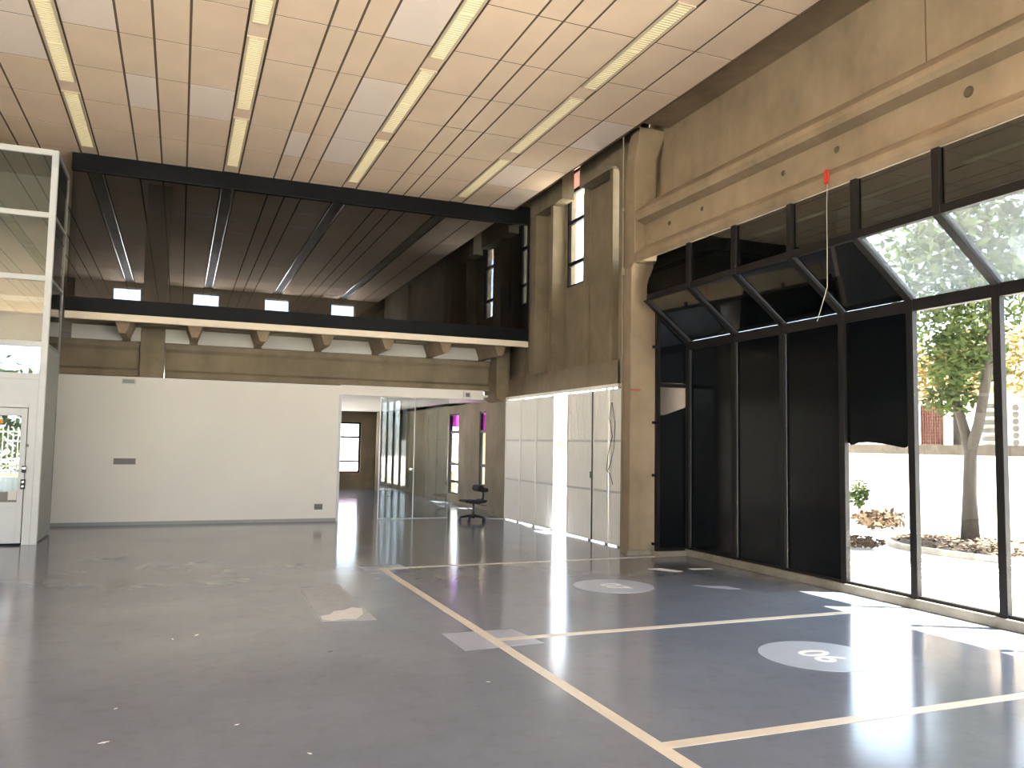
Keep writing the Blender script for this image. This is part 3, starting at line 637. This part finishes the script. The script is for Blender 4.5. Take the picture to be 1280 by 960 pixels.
for i in range(5):
    a = 2 * math.pi * i / 5 + 0.3
    p = (cx + .27 * math.cos(a), cy + .27 * math.sin(a))
    l = MB().tube([(cx, cy, .125), (cx + .14 * math.cos(a), cy + .14 * math.sin(a), .11), (p[0], p[1], .085)], [.03, .024, .017]).build('base_leg', M['black_plastic'], t)
    MB().cyl((p[0] - .022 * math.sin(a), p[1] + .022 * math.cos(a), .031), (p[0] + .022 * math.sin(a), p[1] - .022 * math.cos(a), .031), .031, n=14).cyl((p[0], p[1], .03), (p[0], p[1], .085), .008).build('caster', M['black_plastic'], l)

# ------------------------------------------------------------------ white aluminium and glass enclosure at the left
X0, Y0, Y1 = -1.89, 14.0, 15.34
t = thing('glazed_enclosure', (-4, 14.7, 0), 'tall white framed glass enclosure with a door at the left edge', 'enclosure')
f = MB()
f.box(X0 - .09, X0, Y0, Y0 + .09, 0, 5.96)
f.box(-6.0, -5.91, Y0, Y0 + .09, 0, 5.96).box(-4.0, -3.94, Y0, Y0 + .07, 0, 5.96)
f.build('corner_post', M['alu'], t, bevel=.006)
f = MB()
for z, h in ((5.92, .045), (4.95, .04), (3.98, .04), (2.98, .04), (2.49, .045)): f.box(-5.91, X0 - .09, Y0 + .005, Y0 + .07, z - h, z + h)
f.build('front_rail', M['alu'], t, bevel=.004)
f = MB()
for z in (5.92,): f.box(X0 - .05, X0, Y0 + .09, Y1, z - .03, z + .03)
for z in (4.95, 3.98, 2.98, 2.02, .96): f.box(X0 - .04, X0, Y0 + .09, Y1, z - .014, z + .014)
f.box(X0 - .05, X0, Y1 - .03, Y1, 0, 5.95)
f.build('side_frame', M['panel_grey'], t)
for z0, z1 in ((4.99, 5.875), (4.02, 4.91), (3.02, 3.94), (2.535, 2.94)):
    B(-5.91, X0 - .09, Y0 + .035, Y0 + .045, z0, z1).build('front_pane', M['box_glass'], t)
for z0, z1 in ((4.964, 5.89), (3.994, 4.936), (2.994, 3.966), (2.034, 2.966), (.974, 2.006), (.02, .946)):
    B(X0 - .025, X0 - .015, Y0 + .09, Y1 - .03, z0, z1).build('side_pane', M['tinted'] if z0 > 2.1 else M['panel_grey'], t)
B(-5.91, X0 - .09, Y0 + .02, Y0 + .05, 2.09, 2.445).box(-5.91, -3.06, Y0 + .02, Y0 + .05, .02, 2.09).build('solid_panel', M['panel_white'], t)
B(-5.91, X0 - .05, Y1 - .02, Y1, 0, 5.9).build('back_panel', M['panel_grey'], t)
B(-5.91, X0 - .05, Y0 + .1, Y1 - .03, 5.90, 5.93).build('enclosure_top', M['panel_grey'], t)
B(-5.91, X0 - .05, Y0 + .1, Y1 - .03, 3.62, 3.70).build('landing', M['panel_white'], t)
B(-2.42, -2.22, Y1 - .045, Y1 - .02, 5.2, 5.28).build('notice', M['yellow'], t)
f = MB(); f.box(-2.09, -1.98, Y0 - .0, Y0 + .07, 0.0, 2.09).box(-3.06, -2.09, Y0, Y0 + .07, 2.02, 2.09).box(-3.06, -2.99, Y0, Y0 + .07, 0, 2.02)
f.build('door_frame', M['alu'], t, bevel=.004)
d = MB(); dx0, dx1 = -2.985, -2.1
d.box(dx0, dx0 + .07, Y0 - .02, Y0 + .02, .03, 2.01).box(dx1 - .075, dx1, Y0 - .02, Y0 + .02, .03, 2.01).box(dx0 + .07, dx1 - .075, Y0 - .02, Y0 + .02, 1.90, 2.01).box(dx0 + .07, dx1 - .075, Y0 - .02, Y0 + .02, .03, .12).box(dx0 + .07, dx1 - .075, Y0 - .02, Y0 + .02, .55, .63)
d = d.build('door', M['alu'], t, bevel=.004)
B(dx0 + .07, dx1 - .075, Y0 - .006, Y0 + .002, .63, 1.90).build('door_pane', M['door_glass'], d)
B(dx0 + .07, dx1 - .075, Y0 - .01, Y0 + .006, .12, .55).build('door_panel', M['panel_white'], d)
B(dx0 + .07, dx1 - .075, Y0 - .010, Y0 - .007, .63, .78).build('door_panel', M['plastic_grey'], d)
B(-2.29, -2.13 - .05, Y0 - .0135, Y0 - .0105, .66, .79).build('door_label', M['plastic_white'], d)
B(-2.56, -2.41, Y0 - .0085, Y0 - .0065, 1.78, 1.85).build('door_sticker', M['orange'], d)
B(-2.13, -2.075, Y0 - .05, Y0 - .02, 1.06, 1.16).build('door_lock', M['black_plastic'], d, bevel=.004)
B(-2.125, -2.08, Y0 - .054, Y0 - .05, 1.115, 1.14).build('lock_plate', M['chrome'], d)
B(-2.135, -2.075, Y0 - .05, Y0 - .02, .82, .965).build('door_lock', M['black_plastic'], d, bevel=.004)
for z in (.86, .925): MB().cyl((-2.105, Y0 - .056, z), (-2.105, Y0 - .05, z), .016, n=12).build('lock_cylinder', M['chrome'], d)
B(-2.10, -2.06, Y0 - .035, Y0 - .02, 1.44, 1.48).build('door_closer_block', M['plastic_grey'], d)

# ------------------------------------------------------------------ outdoors, right side
ZG = -0.15
struct(B(-70, 80, -70, 90, ZG - .1, ZG - .002).build('ground', M['ground'], origin=(0, 0, ZG)))
t = thing('garden_wall', (15.6, 12, ZG), 'whitewashed garden boundary wall with dark grimy coping', 'wall')
B(15.5, 15.7, -12, 40, ZG, 1.52).build('wall_face', M['garden_wall'], t)
B(15.49, 15.72, -12, 40, 1.52, 1.74).build('grimy_coping', M['grime'], t)
# house
t = thing('house', (19.5, 13.5, ZG), 'pale house with terracotta lattice screen behind the garden wall', 'house')
B(17.6, 22, 8.5, 17.0, ZG, 3.0).build('house_wall', M['house_wall'], t)
f = MB()
for i in range(9):
    y0 = 14.95 + i * .07
    f.box(17.52, 17.56, y0, y0 + .02, 1.75, 2.75)
for i in range(13):
    f.box(17.53, 17.57, 14.93, 15.56, 1.76 + i * .08, 1.785 + i * .08)
f.box(17.57, 17.6, 14.93, 15.56, 1.75, 2.76)
f.build('lattice_screen', M['terracotta'], t)
f = MB(); f.box(17.5, 17.6, 13.4, 13.8, 1.72, 1.77)
for i in range(5): f.box(17.52, 17.6, 13.4, 13.8, 1.86 + i * .19, 1.96 + i * .19)
f.build('louvre_window', M['vent'], t)
f = MB()
for i in range(6): f.cyl((17.56, 13.0, 1.82 + i * .16), (17.6, 13.0, 1.82 + i * .16), .07, n=10)
f.build('vent_block', M['vent'], t)
MB().prism([(17.5, 3.0), (22.2, 3.0), (22.2, 3.2), (19.8, 4.2), (17.5, 3.15)], 'y', 8.2, 17.3).build('roof', M['roof_tile'], t)
tag(MB().tube([(15.8, 7.0, 2.80), (15.8, 12.0, 2.76), (15.8, 17.0, 2.85)], 0.012, 6).build('overhead_wire', M['cord']), 'thin wire strung in front of the pale house beyond the wall', 'wire')
# planting bed
t = thing('planting_bed', (13.2, 10.5, ZG), 'kerbed bed of dry leaves around the foot of the tree', 'planting bed')
ang = [i * 2 * math.pi / 28 for i in range(28)]
ring = [(13.4 + 1.5 * math.cos(a) * (1 + .06 * math.sin(3 * a)), 10.2 + 2.3 * math.sin(a) * (1 + .05 * math.cos(4 * a))) for a in ang]
mb = MB(); n = 28
inner = [(13.4 + (x - 13.4) * .93, 10.2 + (y - 10.2) * .94) for x, y in ring]
vs = [(x, y, ZG) for x, y in ring] + [(x, y, ZG + .1) for x, y in ring] + [(x, y, ZG + .1) for x, y in inner] + [(x, y, ZG) for x, y in inner]
mb.add(vs, [(k * n + i, k * n + (i + 1) % n, (k + 1) % 4 * n + (i + 1) % n, (k + 1) % 4 * n + i) for k in range(4) for i in range(n)])
mb.build('stone_kerb', M['stone'], t)
mb = MB(); vs = [(x, y, ZG + .06) for x, y in inner] + [(13.4, 10.3, ZG + .16)]
mb.add(vs, [(i, (i + 1) % n, n) for i in range(n)])
for i in range(1500):
    a = random.random() * 6.28; r = math.sqrt(random.random()) * .95
    x = 13.4 + 1.4 * r * math.cos(a); y = 10.2 + 2.1 * r * math.sin(a); z = ZG + .09 + .08 * (1 - r) + random.random() * .05
    s = .025 + random.random() * .035; b_ = random.random() * 6.28
    u = Vector((math.cos(b_), math.sin(b_), random.uniform(-.5, .5))) * s; w = Vector((-math.sin(b_), math.cos(b_), random.uniform(-.6, .6))) * s * .5
    c = Vector((x, y, z)); mb.add([c - u, c + w, c + u, c - w], [(0, 1, 2, 3)])
mb.build('leaf_litter', M['leaf_litter'], t)
def leaves_mesh(mb, centre, rad, n, size):
    for i in range(n):
        d = Vector((random.gauss(0, 1), random.gauss(0, 1), random.gauss(0, 1))).normalized() * (random.random() ** .45)
        c = Vector(centre) + Vector((d.x * rad[0], d.y * rad[1], d.z * rad[2]))
        u = Vector((random.gauss(0, 1), random.gauss(0, 1), random.gauss(0, .6))).normalized(); w = u.orthogonal().normalized()
        w = (Matrix.Rotation(random.random() * 6.28, 3, u) @ w)
        s = 1.05 * size * random.uniform(.6, 1.3)
        mb.add([c - u * s, c + w * s * .45, c + u * s, c - w * s * .45], [(0, 1, 2, 3)])
def tree(name, label, base, trunk_paths, blobs, mat, size):
    t = thing(name, base, label, 'tree')
    mb = MB()
    for pts, rs in trunk_paths: mb.tube(pts, rs, 10)
    mb.build('trunk', M['bark'], t, smooth=True)
    mb = MB()
    for c, r, n in blobs: leaves_mesh(mb, c, r, int(n * (1.35 if c[2] < 4.5 else .6)), size * (1 if c[2] < 4.5 else 1.5))
    mb.build('foliage', mat, t)
    return t
tree('tree', 'slender tree with a forked trunk in the kerbed garden bed', (13.4, 10.85, ZG),
     [([(13.4, 10.85, ZG), (13.4, 10.84, .8), (13.4, 10.8, 1.6), (13.4, 10.9, 1.95), (13.4, 11.1, 2.6), (13.5, 11.3, 3.6)], [.17, .12, .11, .09, .07, .04]),
      ([(13.4, 10.8, 1.6), (13.4, 10.62, 2.1), (13.38, 10.45, 2.8), (13.35, 10.3, 3.5), (13.3, 10.2, 4.6), (13.3, 10.3, 6.0)], [.10, .09, .085, .075, .06, .03])],
     [((13.4, 11.2, 2.55), (.5, .45, .35), 260), ((13.4, 10.9, 3.3), (.8, .75, .6), 800), ((13.3, 10.9, 4.3), (1.2, 1.1, .8), 1500), ((13.2, 10.4, 5.5), (1.9, 1.9, 1.2), 2600), ((13.0, 9.0, 4.9), (1.1, 1.0, .7), 900), ((13.0, 9.2, 6.6), (2.2, 2.2, 1.3), 2200), ((13.6, 11.9, 5.6), (.5, .5, .4), 200)], M['leaf'], .075)
tree('tree', 'yellow leaved tree behind the garden wall', (16.6, 13.7, ZG),
     [([(16.6, 13.7, ZG), (16.6, 13.7, 2.0), (16.7, 13.8, 4.0)], [.13, .1, .05])],
     [((16.6, 14.1, 3.5), (.6, 1.3, .9), 1500), ((16.6, 13.0, 3.9), (.6, 1.2, .8), 900), ((16.6, 11.6, 3.5), (.6, 1.2, .8), 900)], M['leaf_yellow'], .07)
tree('bush', 'small green weed at the foot of the garden wall', (15.2, 15.3, ZG), [([(15.2, 15.3, ZG), (15.2, 15.3, .3)], [.02, .01])], [((15.2, 15.3, .55), (.22, .25, .35), 160)], M['leaf'], .07)
t = thing('leaf_pile', (14.4, 13.8, ZG), 'pile of dry brown leaves and twigs beside the clear garden wall', 'leaf pile')
mb = MB(); leaves_mesh(mb, (14.4, 13.9, ZG + .25), (.55, .55, .22), 500, .08); mb.build('dry_leaf_heap', M['leaf_litter'], t)
t = thing('leaf_pile', (11.3, 11.4, ZG), 'wider heap of dry leaves on the paving in front of the kerbed tree bed', 'leaf pile')
mb = MB(); leaves_mesh(mb, (11.3, 11.4, ZG + .13), (.4, .5, .1), 520, .05); mb.build('dry_leaf_heap', M['leaf_litter'], t)

# outdoors behind the camera: fence and hedge seen mirrored in the door glass
t = thing('steel_fence', (-8, -15, ZG), 'grey steel bar fence mirrored in the glass of the white door', 'fence')
mb = MB()
for i in range(90): mb.box(-16 + i * .2, -15.95 + i * .2, -15.03, -14.97, ZG, 2.0)
mb.build('bars', M['panel_white'], t)
B(-16, 2, -15.02, -14.98, .2, .28).box(-16, 2, -15.02, -14.98, 1.75, 1.83).build('rail', M['panel_white'], t)
B(-16, 4, -16.4, -10.8, ZG - .001, ZG + .02).build('lawn', M['grass'])
bpy.data.objects['lawn']['kind'] = 'structure'
t = thing('hedge', (-8, -19, ZG), 'green hedge behind the steel fence mirrored in the door glass', 'hedge')
mb = MB()
for x in range(-16, 3, 2): leaves_mesh(mb, (x, -19, 2.4), (1.6, .9, 3.2), 520, .2)
mb.build('foliage', M['leaf'], t)

# ------------------------------------------------------------------ light
w = bpy.data.worlds.new('World'); sc.world = w; w.use_nodes = True
nt = w.node_tree; bg = nt.nodes['Background']
sky = nt.nodes.new('ShaderNodeTexSky'); sky.sky_type = 'HOSEK_WILKIE'
sdir = Vector((0.95, -0.5, 3.18)).normalized()
sky.sun_direction = sdir; sky.turbidity = 4.0; sky.ground_albedo = 0.4
hs = nt.nodes.new('ShaderNodeHueSaturation'); hs.inputs['Saturation'].default_value = 0.55
nt.links.new(sky.outputs[0], hs.inputs['Color']); nt.links.new(hs.outputs[0], bg.inputs['Color'])
bg.inputs['Strength'].default_value = 2.2
su = bpy.data.lights.new('sun', 'SUN'); su.energy = 6.0; su.angle = math.radians(0.55); su.color = (1, 0.95, 0.87)
so = bpy.data.objects.new('sun', su); C.objects.link(so); so.rotation_euler = (-sdir).to_track_quat('-Z', 'Y').to_euler(); so.location = (20, -10, 40)
def portal(loc, rot, sx, sy):
    l = bpy.data.lights.new('portal', 'AREA'); l.shape = 'RECTANGLE'; l.size = sx; l.size_y = sy; l.cycles.is_portal = True
    o = bpy.data.objects.new('daylight_portal', l); C.objects.link(o); o.location = loc; o.rotation_euler = rot
portal((7.4, -1.0, 1.7), (0, math.radians(90), 0), 3.4, 16.6)      # faces -x
portal((-1.0, YR - .3, 2.5), (math.radians(90), 0, 0), 15.5, 5.3)
portal((XL - .3, -3.2, 2.2), (0, math.radians(-90), 0), 4.0, 11.4)   # faces +y

# ------------------------------------------------------------------ camera (solved from the vanishing points)
yaw, pit, rol = (math.radians(a) for a in (21.95631, 4.18887, 0.95917))
f = Vector((math.sin(yaw) * math.cos(pit), math.cos(yaw) * math.cos(pit), math.sin(pit)))
rt = Vector((math.cos(yaw), -math.sin(yaw), 0)); up = rt.cross(f)
rt2 = rt * math.cos(rol) + up * math.sin(rol); up2 = -rt * math.sin(rol) + up * math.cos(rol)
cam = bpy.data.cameras.new('camera'); cam.sensor_width = 36; cam.lens = 36 * 1026.22 / 1280; cam.clip_end = 400
co = bpy.data.objects.new('camera', cam); C.objects.link(co)
co.matrix_world = Matrix(((rt2.x, up2.x, -f.x, 0), (rt2.y, up2.y, -f.y, 0), (rt2.z, up2.z, -f.z, 1.6), (0, 0, 0, 1)))
sc.camera = co

for o in bpy.data.objects:
    if '_w' in o: del o['_w']
sc.view_settings.view_transform = 'Standard'; sc.view_settings.look = 'None'
sc.view_settings.gamma = 1.0; sc.view_settings.use_curve_mapping = False
sc.view_settings.exposure = 4.05
sc.cycles.max_bounces = 12; sc.cycles.diffuse_bounces = 7; sc.cycles.glossy_bounces = 5; sc.cycles.transparent_max_bounces = 24
sc.cycles.use_denoising = True; sc.cycles.sample_clamp_indirect = 8.0
sc.cycles.caustics_reflective = False; sc.cycles.caustics_refractive = False
